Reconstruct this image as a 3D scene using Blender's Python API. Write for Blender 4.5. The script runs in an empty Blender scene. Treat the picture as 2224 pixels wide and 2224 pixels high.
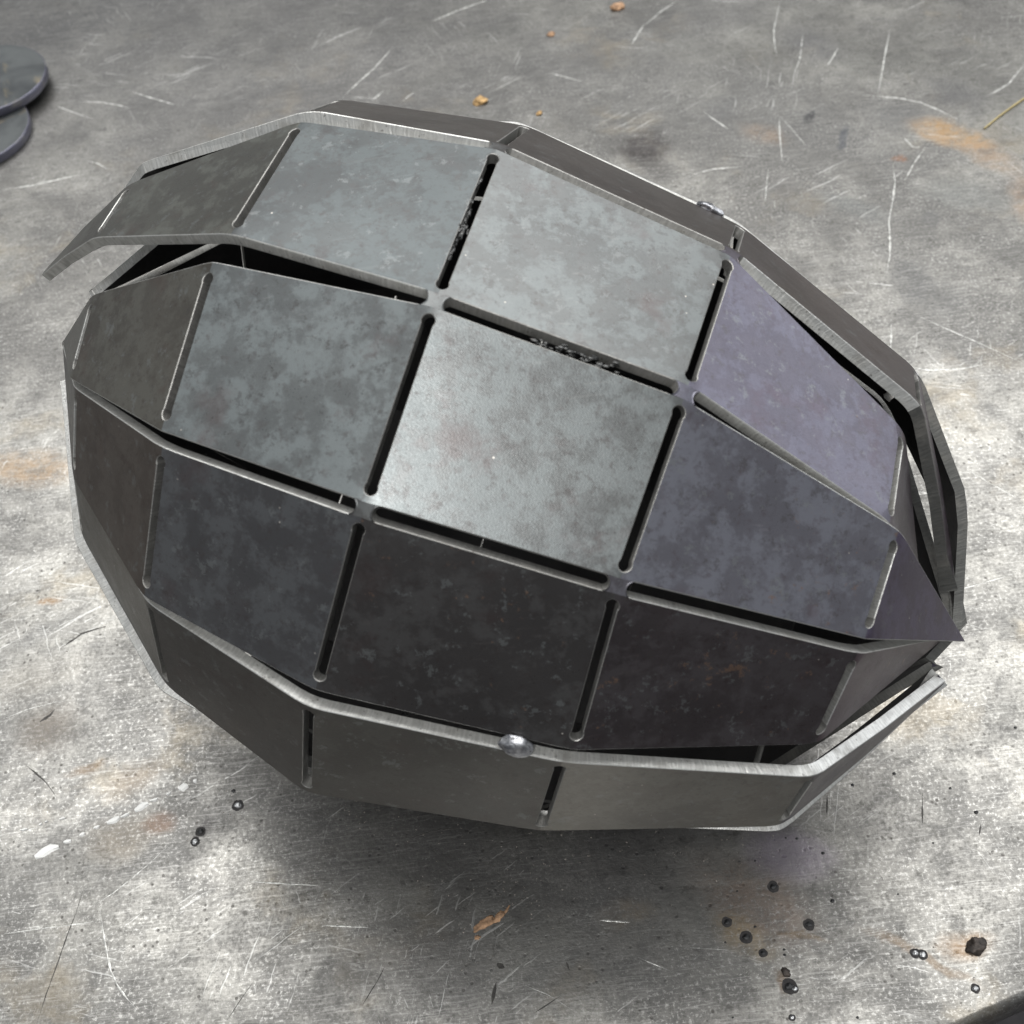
import bpy, bmesh, math, random
from mathutils import Vector, Matrix, noise
from mathutils.geometry import delaunay_2d_cdt
random.seed(7)
S = bpy.context.scene
COL = S.collection

# ------------------------------------------------------------------ camera
cam_d = bpy.data.cameras.new('camera')
cam = bpy.data.objects.new('camera', cam_d)
COL.objects.link(cam)
cam.matrix_world = Matrix((
    (0.99303152, 0.11784906, 0.0, 0.01423247),
    (-0.09262597, 0.78049419, -0.61826310, -0.23954256),
    (-0.07286173, 0.61395474, 0.78597121, 0.37801270),
    (0, 0, 0, 1)))
cam_d.sensor_width = 36.0
cam_d.lens = 2711.656 / 2224.0 * 36.0
cam_d.clip_start = 0.01
cam_d.clip_end = 100
cam_d.dof.use_dof = True
cam_d.dof.focus_distance = 0.36
cam_d.dof.aperture_fstop = 24.0
S.camera = cam

# ------------------------------------------------------------------ workshop light, exposure
w = bpy.data.worlds.new("World")
S.world = w
w.use_nodes = True
w.node_tree.nodes['Background'].inputs['Color'].default_value = (.93, .97, 1.0, 1)
w.node_tree.nodes['Background'].inputs['Strength'].default_value = .34
def area_lamp(name, loc, target, sx, sy, power, col):
    d = bpy.data.lights.new(name, 'AREA')
    d.shape = 'RECTANGLE' ; d.size = sx ; d.size_y = sy
    d.energy = power ; d.color = col
    o = bpy.data.objects.new(name, d)
    COL.objects.link(o)
    o.location = loc
    o.rotation_euler = (Vector(loc) - Vector(target)).to_track_quat('Z', 'Y').to_euler()
    return o
area_lamp('roof_skylight', (0.05, .94, 1.6), (0, .65, 0), 2.3, 1.5, 48, (1.0, .99, .97))
area_lamp('ceiling_lamp', (-.17, -.80, 1.5), (-.02, 0, .1), .34, .5, 14, (1.0, .99, .97))
area_lamp('open_door', (1.9, .85, .75), (0, 0, .12), .9, 1.1, 9.5, (.95, .97, 1.0))
S.view_settings.view_transform = 'Standard'
S.view_settings.look = 'None'
S.view_settings.gamma = 1.0
S.view_settings.exposure = 0.0
S.render.resolution_x = S.render.resolution_y = 1024

# ------------------------------------------------------------------ node helpers
class NT:
    def __init__(s, name):
        s.m = bpy.data.materials.new(name)
        s.m.use_nodes = True
        s.t = s.m.node_tree
        s.t.nodes.clear()
        s.out = s.t.nodes.new('ShaderNodeOutputMaterial')
        s.b = s.t.nodes.new('ShaderNodeBsdfPrincipled')
        s.t.links.new(s.b.outputs[0], s.out.inputs[0])
    def n(s, typ, **kw):
        nd = s.t.nodes.new(typ)
        for k, v in kw.items():
            setattr(nd, k, v)
        return nd
    def set(s, nd, key, v):
        if isinstance(v, bpy.types.NodeSocket):
            s.t.links.new(v, nd.inputs[key])
        else:
            nd.inputs[key].default_value = v
    def coord(s, kind='Object'):
        return s.n('ShaderNodeTexCoord').outputs[kind]
    def mapping(s, vec, loc=(0, 0, 0), rot=(0, 0, 0), scale=(1, 1, 1)):
        m = s.n('ShaderNodeMapping')
        s.set(m, 'Vector', vec)
        s.set(m, 'Location', loc) ; s.set(m, 'Rotation', rot) ; s.set(m, 'Scale', scale)
        return m.outputs[0]
    def noise(s, vec, scale, detail=4, rough=.55, dist=0, out='Fac'):
        m = s.n('ShaderNodeTexNoise')
        s.set(m, 'Vector', vec) ; s.set(m, 'Scale', scale) ; s.set(m, 'Detail', detail)
        s.set(m, 'Roughness', rough) ; s.set(m, 'Distortion', dist)
        return m.outputs[out]
    def vor(s, vec, scale, feature='F1', out='Distance', rnd=1.0):
        m = s.n('ShaderNodeTexVoronoi', feature=feature)
        s.set(m, 'Vector', vec) ; s.set(m, 'Scale', scale) ; s.set(m, 'Randomness', rnd)
        return m.outputs[out]
    def ramp(s, fac, a, b, c0=0.0, c1=1.0, smooth=True):
        m = s.n('ShaderNodeMapRange')
        if smooth: m.interpolation_type = 'SMOOTHSTEP'
        s.set(m, 'Value', fac)
        s.set(m, 'From Min', a) ; s.set(m, 'From Max', b) ; s.set(m, 'To Min', c0) ; s.set(m, 'To Max', c1)
        return m.outputs[0]
    def math(s, op, a, b=0.0, clamp=False):
        m = s.n('ShaderNodeMath', operation=op, use_clamp=clamp)
        s.set(m, 0, a) ; s.set(m, 1, b)
        return m.outputs[0]
    def mix(s, fac, a, b, blend='MIX'):
        m = s.n('ShaderNodeMix', data_type='RGBA', blend_type=blend)
        s.set(m, 0, fac)
        s.set(m, 6, a if isinstance(a, bpy.types.NodeSocket) else (*a, 1))
        s.set(m, 7, b if isinstance(b, bpy.types.NodeSocket) else (*b, 1))
        return m.outputs[2]
    def vadd(s, a, b):
        m = s.n('ShaderNodeVectorMath', operation='ADD')
        s.set(m, 0, a) ; s.set(m, 1, b)
        return m.outputs[0]
    def vscale(s, a, k):
        m = s.n('ShaderNodeVectorMath', operation='SCALE')
        s.set(m, 0, a) ; s.set(m, 'Scale', k)
        return m.outputs[0]
    def bump(s, h, strength, dist, nrm=None):
        m = s.n('ShaderNodeBump')
        s.set(m, 'Height', h) ; s.set(m, 'Strength', strength) ; s.set(m, 'Distance', dist)
        if nrm is not None: s.set(m, 'Normal', nrm)
        return m.outputs[0]
    def blob(s, vec, x, y, rx, ry, rot=0, soft=.35):
        """mask of one stain or painted dark patch on the table (metres, world xy)"""
        m = s.mapping(vec, loc=(-x, -y, 0))
        m = s.mapping(m, rot=(0, 0, -rot))
        m = s.mapping(m, scale=(1 / rx, 1 / ry, 0))
        l = s.n('ShaderNodeVectorMath', operation='LENGTH')
        s.set(l, 0, m)
        return s.ramp(l.outputs['Value'], 1 - soft, 1 + soft, 1.0, 0.0)

# ------------------------------------------------------------------ materials
def mill_scale():
    k = NT('mill_scale_steel')
    P = k.coord()
    oi = k.n('ShaderNodeObjectInfo')
    # every panel samples its own piece of texture
    P = k.vadd(P, k.vscale(oi.outputs['Location'], 1.0))
    big = k.noise(P, 20, 3, .6)
    pat = k.noise(P, 105, 8, .72, .1)
    fine = k.noise(P, 520, 4, .65)
    grain = k.noise(P, 2100, 2, .6)
    scr = k.ramp(k.noise(k.mapping(P, rot=(.3, .5, .9), scale=(.05, 1, 1)), 900, 1, .4), .68, .73)
    scr = k.math('MULTIPLY', scr, k.ramp(k.noise(P, 30, 2), .48, .62))
    m1 = k.ramp(k.math('ADD', pat, k.math('MULTIPLY', big, .3)), .60, .72)
    c = k.mix(k.ramp(big, .3, .7), (.088, .092, .094), (.125, .131, .132))
    c = k.mix(k.math('MULTIPLY', m1, .6), c, (.165, .182, .186))
    c = k.mix(k.math('MULTIPLY', scr, .07), c, (.40, .40, .39))
    c = k.mix(k.ramp(fine, .52, .74, 0, .45), c, (.075, .07, .07))
    c = k.mix(k.ramp(k.noise(P, 260, 5, .7), .55, .68, 0, .4), c, (.085, .078, .078))
    c = k.mix(k.ramp(k.noise(k.mapping(P, loc=(3, 1, 2)), 60, 5, .65), .56, .70, 0, .45), c, (.10, .08, .08))
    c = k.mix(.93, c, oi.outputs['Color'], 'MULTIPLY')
    c = k.mix(k.ramp(k.noise(k.mapping(P, loc=(1, 6, 3)), 330, 6, .78), .575, .61, 0, .42), c, (.062, .056, .055))
    c = k.mix(k.ramp(k.noise(k.mapping(P, loc=(4, 6, 8)), 210, 7, .78), .585, .61, 0, .38), c, (.185, .198, .20))
    # rust freckles, more of them where the panel's alpha says so
    rn = k.noise(k.mapping(P, loc=(7, 2, 5)), 300, 6, .72)
    rb = k.noise(k.mapping(P, loc=(9, 2, 5)), 40, 2, .5)
    inv = k.math('SUBTRACT', 1.0, oi.outputs['Alpha'])
    rm = k.ramp(k.math('ADD', k.math('ADD', rn, k.math('MULTIPLY', rb, .35)), k.math('MULTIPLY', inv, .14)), .865, .95)
    rm = k.math('MULTIPLY', rm, k.ramp(inv, 0.0, .15))
    c = k.mix(k.math('MULTIPLY', rm, .65), c, (.19, .12, .085))
    # pin-prick bright flecks
    fl = k.ramp(k.vor(P, 210), .035, .06, 1, 0)
    fsel = k.ramp(k.noise(P, 120, 2), .56, .62)
    fl = k.math('MULTIPLY', fl, fsel)
    c = k.mix(fl, c, (.5, .47, .43))
    k.set(k.b, 'Base Color', c)
    k.set(k.b, 'Metallic', .6)
    r = k.math('ADD', k.ramp(pat, .3, .7, .21, .31), k.math('MULTIPLY', grain, .16))
    k.set(k.b, 'Roughness', r)
    h = k.math('ADD', k.math('MULTIPLY', grain, .9), k.math('ADD', k.math('MULTIPLY', fine, .04), k.math('MULTIPLY', rm, .6)))
    k.set(k.b, 'Normal', k.bump(h, .25, .0001))
    return k.m

def cut_steel(name='cut_edge_steel', base=(.62, .62, .60), rough=.40):
    k = NT(name)
    U = k.coord('UV')
    P = k.coord()
    st = k.noise(k.mapping(U, scale=(1, .10, 1)), 1500, 3, .6)
    sm = k.noise(P, 130, 4, .6)
    f = k.noise(P, 900, 3, .6)
    c = k.mix(k.ramp(st, .35, .7), tuple(x * .78 for x in base), base)
    c = k.mix(k.ramp(sm, .48, .72, 0, .6), c, (.26, .25, .23))
    c = k.mix(k.ramp(f, .62, .72, 0, .6), c, (.10, .09, .08))
    k.set(k.b, 'Base Color', c)
    k.set(k.b, 'Metallic', .75)
    k.set(k.b, 'Roughness', k.ramp(sm, .3, .7, rough - .08, rough + .15))
    k.set(k.b, 'Normal', k.bump(k.math('ADD', st, k.math('MULTIPLY', f, .5)), .5, .0003))
    return k.m

def inner_steel():
    k = NT('inner_face_steel')
    P = k.coord()
    n1 = k.noise(P, 80, 5, .6)
    k.set(k.b, 'Base Color', k.mix(n1, (.03, .03, .033), (.075, .072, .07)))
    k.set(k.b, 'Metallic', .4)
    k.set(k.b, 'Roughness', .6)
    k.set(k.b, 'Normal', k.bump(k.noise(P, 900, 3), .3, .0003))
    return k.m

def bead_metal(name='weld_bead_metal', dark=.25, light=.62, blue=1.0, rough=0.0):
    k = NT(name)
    P = k.coord()
    n1 = k.noise(P, 420, 4, .6)
    c = k.mix(k.ramp(n1, .35, .65), (dark, dark * 1.02, dark * (1 + .12 * blue)), (light, light * 1.01, light * (1 + .05 * blue)))
    c = k.mix(k.ramp(k.noise(P, 900, 3), .6, .7, 0, .7), c, (.06, .055, .05))
    k.set(k.b, 'Base Color', c)
    k.set(k.b, 'Metallic', .9)
    k.set(k.b, 'Roughness', k.ramp(n1, .3, .7, .26 + rough, .5 + rough))
    k.set(k.b, 'Normal', k.bump(k.noise(P, 600, 4, .6), .6, .0006))
    return k.m

def plain(name, col, rough=.6, metal=0.0, nscale=400, var=.35, bump=.4):
    k = NT(name)
    P = k.coord()
    n1 = k.noise(P, nscale, 5, .65)
    k.set(k.b, 'Base Color', k.mix(k.ramp(n1, .3, .7), tuple(x * (1 - var) for x in col), tuple(min(1, x * (1 + var)) for x in col)))
    k.set(k.b, 'Metallic', metal)
    k.set(k.b, 'Roughness', rough)
    k.set(k.b, 'Normal', k.bump(n1, bump, .0006))
    return k.m

STAINS_AND_SHADE = [  # x, y, rx, ry, rotation, softness, amount, colour, roughness
    (-0.1666, 0.4424, 0.2002, 0.1112, -0.48, 0.6, 0.5, (0.12, 0.12, 0.125), 0.5),  # broad darker area at the far left of the table
    (-0.2359, 0.4777, 0.0757, 0.0645, -0.22, 0.5, 0.45, (0.06, 0.062, 0.066), 0.5),
    (0.1307, 0.3164, 0.1057, 0.0355, -0.63, 0.6, 0.3, (0.16, 0.16, 0.16), 0.5),
    (0.1025, 0.2761, 0.0113, 0.0128, -0.73, 0.5, 0.8, (0.045, 0.04, 0.042), 0.55),
    (0.0978, 0.2662, 0.0177, 0.0068, -1.11, 0.6, 0.6, (0.05, 0.045, 0.045), 0.55),
    (0.159, 0.2327, 0.0062, 0.009, -0.19, 0.25, 0.6, (0.15, 0.145, 0.14), 0.5),
    (0.198, 0.1602, 0.0097, 0.0132, -0.45, 0.4, 0.65, (0.12, 0.12, 0.12), 0.5),
    (0.205, 0.1459, 0.0114, 0.0117, -0.44, 0.6, 0.5, (0.13, 0.13, 0.13), 0.5),
    (0.2194, 0.1983, 0.0037, 0.0052, -0.18, 0.3, 0.6, (0.13, 0.13, 0.13), 0.5),
    (0.1999, 0.3467, 0.021, 0.0122, -0.93, 0.5, 0.6, (0.12, 0.12, 0.125), 0.5),
    (0.2265, 0.2768, 0.0156, 0.0115, -0.5, 0.5, 0.5, (0.14, 0.14, 0.14), 0.5),
    (0.1431, 0.2996, 0.0083, 0.0118, -0.2, 0.4, 0.5, (0.14, 0.14, 0.14), 0.5),
    (0.1961, 0.2637, 0.002, 0.0081, -0.34, 0.4, 0.7, (0.08, 0.085, 0.1), 0.5),
    (0.185, 0.2832, 0.0023, 0.0053, -0.5, 0.4, 0.9, (0.04, 0.04, 0.045), 0.5),
    (0.2597, 0.2878, 0.0165, 0.0101, -1.16, 0.6, 0.5, (0.12, 0.12, 0.125), 0.5),
    (0.1886, 0.2117, 0.0153, 0.0059, -0.73, 0.6, 0.45, (0.14, 0.15, 0.15), 0.5),
    (0.2381, 0.2125, 0.0183, 0.0095, -0.48, 0.6, 0.45, (0.14, 0.15, 0.15), 0.5),
    (0.1585, 0.3855, 0.0447, 0.0222, 0.38, 0.6, 0.35, (0.18, 0.18, 0.18), 0.5),
    (0.2465, 0.2567, 0.0183, 0.0088, -0.62, 0.45, 0.75, (0.4, 0.26, 0.13), 0.6),
    (0.2595, 0.2383, 0.0146, 0.0069, -0.91, 0.6, 0.4, (0.38, 0.24, 0.13), 0.6),
    (0.2639, 0.2043, 0.0057, 0.0168, -0.19, 0.6, 0.45, (0.32, 0.21, 0.13), 0.6),
    (0.1607, 0.2745, 0.0097, 0.0065, -0.75, 0.7, 0.3, (0.34, 0.22, 0.13), 0.6),
    (0.2181, 0.2435, 0.003, 0.0021, -0.19, 0.5, 0.7, (0.3, 0.13, 0.06), 0.6),
    (-0.1815, 0.1109, 0.0188, 0.0075, -0.32, 0.6, 0.5, (0.4, 0.27, 0.15), 0.55),
    (-0.1625, 0.0413, 0.0048, 0.002, 0.07, 0.5, 0.6, (0.3, 0.18, 0.08), 0.55),
    (-0.1401, -0.0294, 0.006, 0.0019, 0.28, 0.6, 0.4, (0.2, 0.13, 0.07), 0.5),
    (-0.1236, -0.0368, 0.0088, 0.0048, 0.38, 0.7, 0.4, (0.22, 0.17, 0.12), 0.5),
    (-0.1143, -0.0538, 0.0043, 0.0035, 0.47, 0.6, 0.5, (0.22, 0.13, 0.09), 0.5),
    (-0.1246, -0.0581, 0.0101, 0.0069, 0.26, 0.7, 0.35, (0.22, 0.18, 0.13), 0.5),
    (-0.1567, -0.013, 0.0092, 0.0079, 0.28, 0.7, 0.45, (0.2, 0.17, 0.14), 0.5),
    (-0.1695, 0.0074, 0.0191, 0.0063, 0.18, 0.7, 0.3, (0.22, 0.2, 0.17), 0.45),
    (-0.1638, 0.0263, 0.0144, 0.0035, 0.42, 0.6, 0.45, (0.12, 0.12, 0.12), 0.45),
    (0.0864, -0.09, 0.0118, 0.0084, -0.31, 0.5, 0.45, (0.5, 0.44, 0.54), 0.3),
    (0.0728, -0.1023, 0.0162, 0.0089, -0.68, 0.7, 0.4, (0.34, 0.24, 0.18), 0.4),
    (0.068, -0.1131, 0.0093, 0.0052, -0.67, 0.6, 0.5, (0.38, 0.29, 0.17), 0.4),
    (0.0854, -0.1149, 0.0074, 0.001, -0.26, 0.6, 0.5, (0.2, 0.14, 0.08), 0.5),
    (0.1184, -0.1253, 0.0137, 0.0014, -0.59, 0.6, 0.5, (0.22, 0.15, 0.09), 0.5),
    (0.1326, -0.1235, 0.0069, 0.0035, 0.05, 0.6, 0.6, (0.26, 0.16, 0.08), 0.5),
    (0.0769, -0.1278, 0.0019, 0.0033, 0.3, 0.5, 0.8, (0.12, 0.08, 0.05), 0.5),
    (-0.0117, -0.0738, 0.0534, 0.0202, -0.12, 0.6, 0.45, (0.085, 0.083, 0.086), 0.5),  # broad patches by the egg: soot plus painted shade and reflection
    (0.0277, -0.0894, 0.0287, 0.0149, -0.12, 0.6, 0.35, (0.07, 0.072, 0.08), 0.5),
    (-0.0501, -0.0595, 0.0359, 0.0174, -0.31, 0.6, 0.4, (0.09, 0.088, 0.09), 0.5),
    (-0.0309, -0.1056, 0.0229, 0.0124, -0.29, 0.8, 0.35, (0.16, 0.15, 0.14), 0.48),
    (0.0032, -0.1165, 0.0524, 0.0122, -0.12, 0.8, 0.25, (0.2, 0.2, 0.2), 0.45),
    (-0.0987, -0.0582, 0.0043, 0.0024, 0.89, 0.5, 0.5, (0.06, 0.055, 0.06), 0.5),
    (0.0344, -0.1027, 0.007, 0.0037, -0.12, 0.6, 0.3, (0.33, 0.26, 0.18), 0.5),
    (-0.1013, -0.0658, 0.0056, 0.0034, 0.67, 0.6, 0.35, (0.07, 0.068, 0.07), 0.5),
]

def table_steel():
    k = NT('table_steel')
    P = k.coord()
    # wobble the coordinates so that no stain or painted patch has a clean outline
    wob = k.noise(P, 45, 4, .6, out='Color')
    wv = k.vadd(wob, (-.5, -.5, -.5))
    PW = k.vadd(P, k.vscale(wv, .03))
    PB = k.vadd(P, k.vscale(wv, .012))
    big = k.noise(PW, 6.5, 4, .55)
    med = k.noise(PW, 30, 6, .62, .4)
    sml = k.noise(P, 150, 5, .65, .3)
    grn = k.noise(P, 820, 3, .75)
    vfine = k.noise(P, 1700, 2, .6)
    gsel = k.ramp(k.noise(k.mapping(P, loc=(2, 9, 0)), 38, 4, .6), .38, .66)
    rpat = k.noise(k.mapping(PW, loc=(12, 3, 0)), 13, 4, .6, .3)
    v = k.math('ADD', k.math('MULTIPLY', big, .50), k.math('ADD', k.math('MULTIPLY', med, .52), k.math('MULTIPLY', sml, .34)))
    m = k.ramp(v, .58, .86)
    c = k.mix(m, (.150, .147, .141), (.365, .357, .332))
    c = k.mix(k.math('MULTIPLY', k.ramp(grn, .50, .66), k.ramp(gsel, 0, 1, .18, .58)), c, (.12, .117, .11))
    c = k.mix(k.math('MULTIPLY', k.ramp(grn, .48, .34), k.ramp(gsel, 1, 0, .15, .50)), c, (.62, .615, .59))
    c = k.mix(k.ramp(sml, .52, .68, 0, .48), c, (.14, .138, .132))
    c = k.mix(k.ramp(k.noise(k.mapping(P, loc=(5, 5, 0)), 230, 5, .75), .56, .63, 0, .5), c, (.09, .087, .08))
    # dark freckles and pits
    pit = k.math('MULTIPLY', k.ramp(k.vor(P, 330), .10, .22, 1, 0), k.ramp(k.noise(P, 75, 3), .46, .58))
    c = k.mix(k.math('MULTIPLY', pit, .75), c, (.07, .065, .06))
    # warm films of old oil and rust
    warm = k.ramp(k.noise(k.mapping(PW, loc=(4, 7, 0)), 17, 5, .6), .56, .72, 0, .40)
    c = k.mix(warm, c, (.33, .28, .20))
    r = k.math('ADD', k.ramp(v, .5, .9, .28, .17), k.ramp(rpat, .35, .65, .27, .11))
    r = k.math('ADD', r, k.math('MULTIPLY', k.math('SUBTRACT', grn, .5), .35))
    metal = k.ramp(m, 0, 1, .88, .97)
    smooth_all = None
    for (x, y, rx, ry, rot, soft, amt, col, rr) in STAINS_AND_SHADE:
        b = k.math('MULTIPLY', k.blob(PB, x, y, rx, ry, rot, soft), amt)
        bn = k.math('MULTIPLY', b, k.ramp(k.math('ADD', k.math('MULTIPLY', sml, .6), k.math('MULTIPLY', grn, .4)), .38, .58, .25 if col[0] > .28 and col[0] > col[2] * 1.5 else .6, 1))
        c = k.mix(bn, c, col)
        if rr is not None:
            mx = k.n('ShaderNodeMix', data_type='FLOAT')
            k.set(mx, 0, bn) ; k.set(mx, 2, r) ; k.set(mx, 3, rr)
            r = mx.outputs[0]
    # brushed grain left by the grinder, in two crossing directions
    q1 = k.noise(k.mapping(k.vadd(P, k.vscale(wv, .003)), rot=(0, 0, .75), scale=(.035, 1, 1)), 1900, 2, .6)
    q2 = k.noise(k.mapping(k.vadd(P, k.vscale(wv, .003)), rot=(0, 0, 2.3), scale=(.035, 1, 1)), 1800, 2, .6)
    qm = k.ramp(k.noise(k.mapping(P, loc=(8, 1, 0)), 11, 3), .42, .58)
    mq = k.n('ShaderNodeMix', data_type='FLOAT')
    k.set(mq, 0, qm) ; k.set(mq, 2, q1) ; k.set(mq, 3, q2)
    br = mq.outputs[0]
    c = k.mix(k.ramp(br, .46, .36, 0, .17), c, (.60, .595, .575))
    c = k.mix(k.ramp(br, .54, .66, 0, .20), c, (.10, .098, .092))
    r = k.math('ADD', r, k.math('MULTIPLY', k.math('SUBTRACT', br, .5), .14))
    # families of hairline scratches at different angles
    hs = None
    for i, (rot, sc, lo) in enumerate(((.35, 260, .70), (1.9, 330, .715), (-.5, 210, .705), (1.2, 420, .72), (2.6, 300, .71))):
        q = k.mapping(P, loc=(i * 1.7, i * .9, 0), rot=(0, 0, rot))
        q = k.vadd(q, k.vscale(wv, .004))
        q = k.mapping(q, scale=(.035, 1, 1))
        nn = k.noise(q, sc * 3.2, 1, .4)
        sel = k.ramp(k.noise(k.mapping(P, loc=(i, 3, 0)), 14, 2), .55, .66)
        ln = k.math('MULTIPLY', k.ramp(nn, lo - .03, lo + .02), sel)
        hs = ln if hs is None else k.math('MAXIMUM', hs, ln)
    c = k.mix(k.math('MULTIPLY', hs, .4), c, (.72, .72, .70))
    k.set(k.b, 'Base Color', c)
    k.set(k.b, 'Metallic', metal)
    k.set(k.b, 'Roughness', k.math('MAXIMUM', r, .2))
    h = k.math('ADD', k.math('MULTIPLY', grn, .8), k.math('ADD', k.math('MULTIPLY', vfine, .25), k.math('SUBTRACT', k.math('MULTIPLY', hs, .5), k.math('MULTIPLY', pit, .8))))
    nb = k.bump(h, .16, .0005)
    nb = k.bump(sml, .12, .0012, nb)
    k.set(k.b, 'Normal', nb)
    return k.m

M_SCALE = mill_scale()
M_CUT = cut_steel()
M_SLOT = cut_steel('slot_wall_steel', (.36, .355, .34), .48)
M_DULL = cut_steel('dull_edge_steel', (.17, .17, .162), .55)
M_INNER = inner_steel()
M_BEAD = bead_metal()
M_TABLE = table_steel()

# ------------------------------------------------------------------ object helpers
def link(name, me, mats, parent=None, loc=None):
    o = bpy.data.objects.new(name, me)
    for m in mats:
        me.materials.append(m)
    COL.objects.link(o)
    if parent is not None: o.parent = parent
    if loc is not None: o.location = loc
    return o

def tag(o, label, cat, group=None):
    o['label'] = label ; o['category'] = cat
    if group: o['group'] = group
    return o

# ------------------------------------------------------------------ the table and the floor below
TABLE_T = .012
tbl = [(-1.1, -.62), (-0.7502, -0.3837), (1.0133, 0.1004), (1.3, .25), (1.3, 1.5), (-1.1, 1.5)]
def table_mesh():
    # fine skin near the egg is not needed: one slab with a worn, rounded rim
    bm = bmesh.new()
    n = len(tbl)
    prof = [(0.0, 0.0), (.0006, .0), (.0018, -.0005), (.0028, -.0016), (.0032, -.003), (.0032, -TABLE_T)]
    cx = sum(p[0] for p in tbl) / n ; cy = sum(p[1] for p in tbl) / n
    pts = []
    for i, p in enumerate(tbl):
        q = tbl[(i + 1) % n]
        L = math.hypot(q[0] - p[0], q[1] - p[1])
        seg = max(1, int(L / .006)) if L < 1.6 and i == 1 else 1
        for s_ in range(seg):
            t = s_ / seg
            x = p[0] + (q[0] - p[0]) * t ; y = p[1] + (q[1] - p[1]) * t
            if 0 < s_: 
                x += (noise.noise(Vector((x * 60, y * 60, 0)))) * .0004
                y += (noise.noise(Vector((x * 60, y * 60, 9)))) * .0005
            pts.append((x, y))
    N = len(pts)
    rings = []
    for (o, z) in prof:
        r = []
        for i, (x, y) in enumerate(pts):
            a = Vector((*pts[i - 1], 0)) ; c = Vector((*pts[(i + 1) % N], 0)) ; b = Vector((x, y, 0))
            d = (c - a).normalized() ; nrm = Vector((d.y, -d.x, 0))
            r.append(bm.verts.new(b + nrm * o + Vector((0, 0, z))))
        rings.append(r)
    bm.faces.new(rings[0])
    for a, b in zip(rings, rings[1:]):
        for i in range(N):
            f = bm.faces.new((a[i], b[i], b[(i + 1) % N], a[(i + 1) % N]))
            f.smooth = True
    bm.faces.new(rings[-1][::-1])
    me = bpy.data.meshes.new('table_top') ; bm.normal_update() ; bm.to_mesh(me) ; bm.free()
    return me
table = link('table_top', table_mesh(), [M_TABLE])
table['kind'] = 'structure'
fm = bpy.data.meshes.new('floor')
fm.from_pydata([(-6, -6, -.85), (6, -6, -.85), (6, 6, -.85), (-6, 6, -.85)], [], [(0, 1, 2, 3)])
floor = link('floor', fm, [plain('dark_concrete', (.10, .095, .10), .85, nscale=30)])
floor['kind'] = 'structure'

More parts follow.
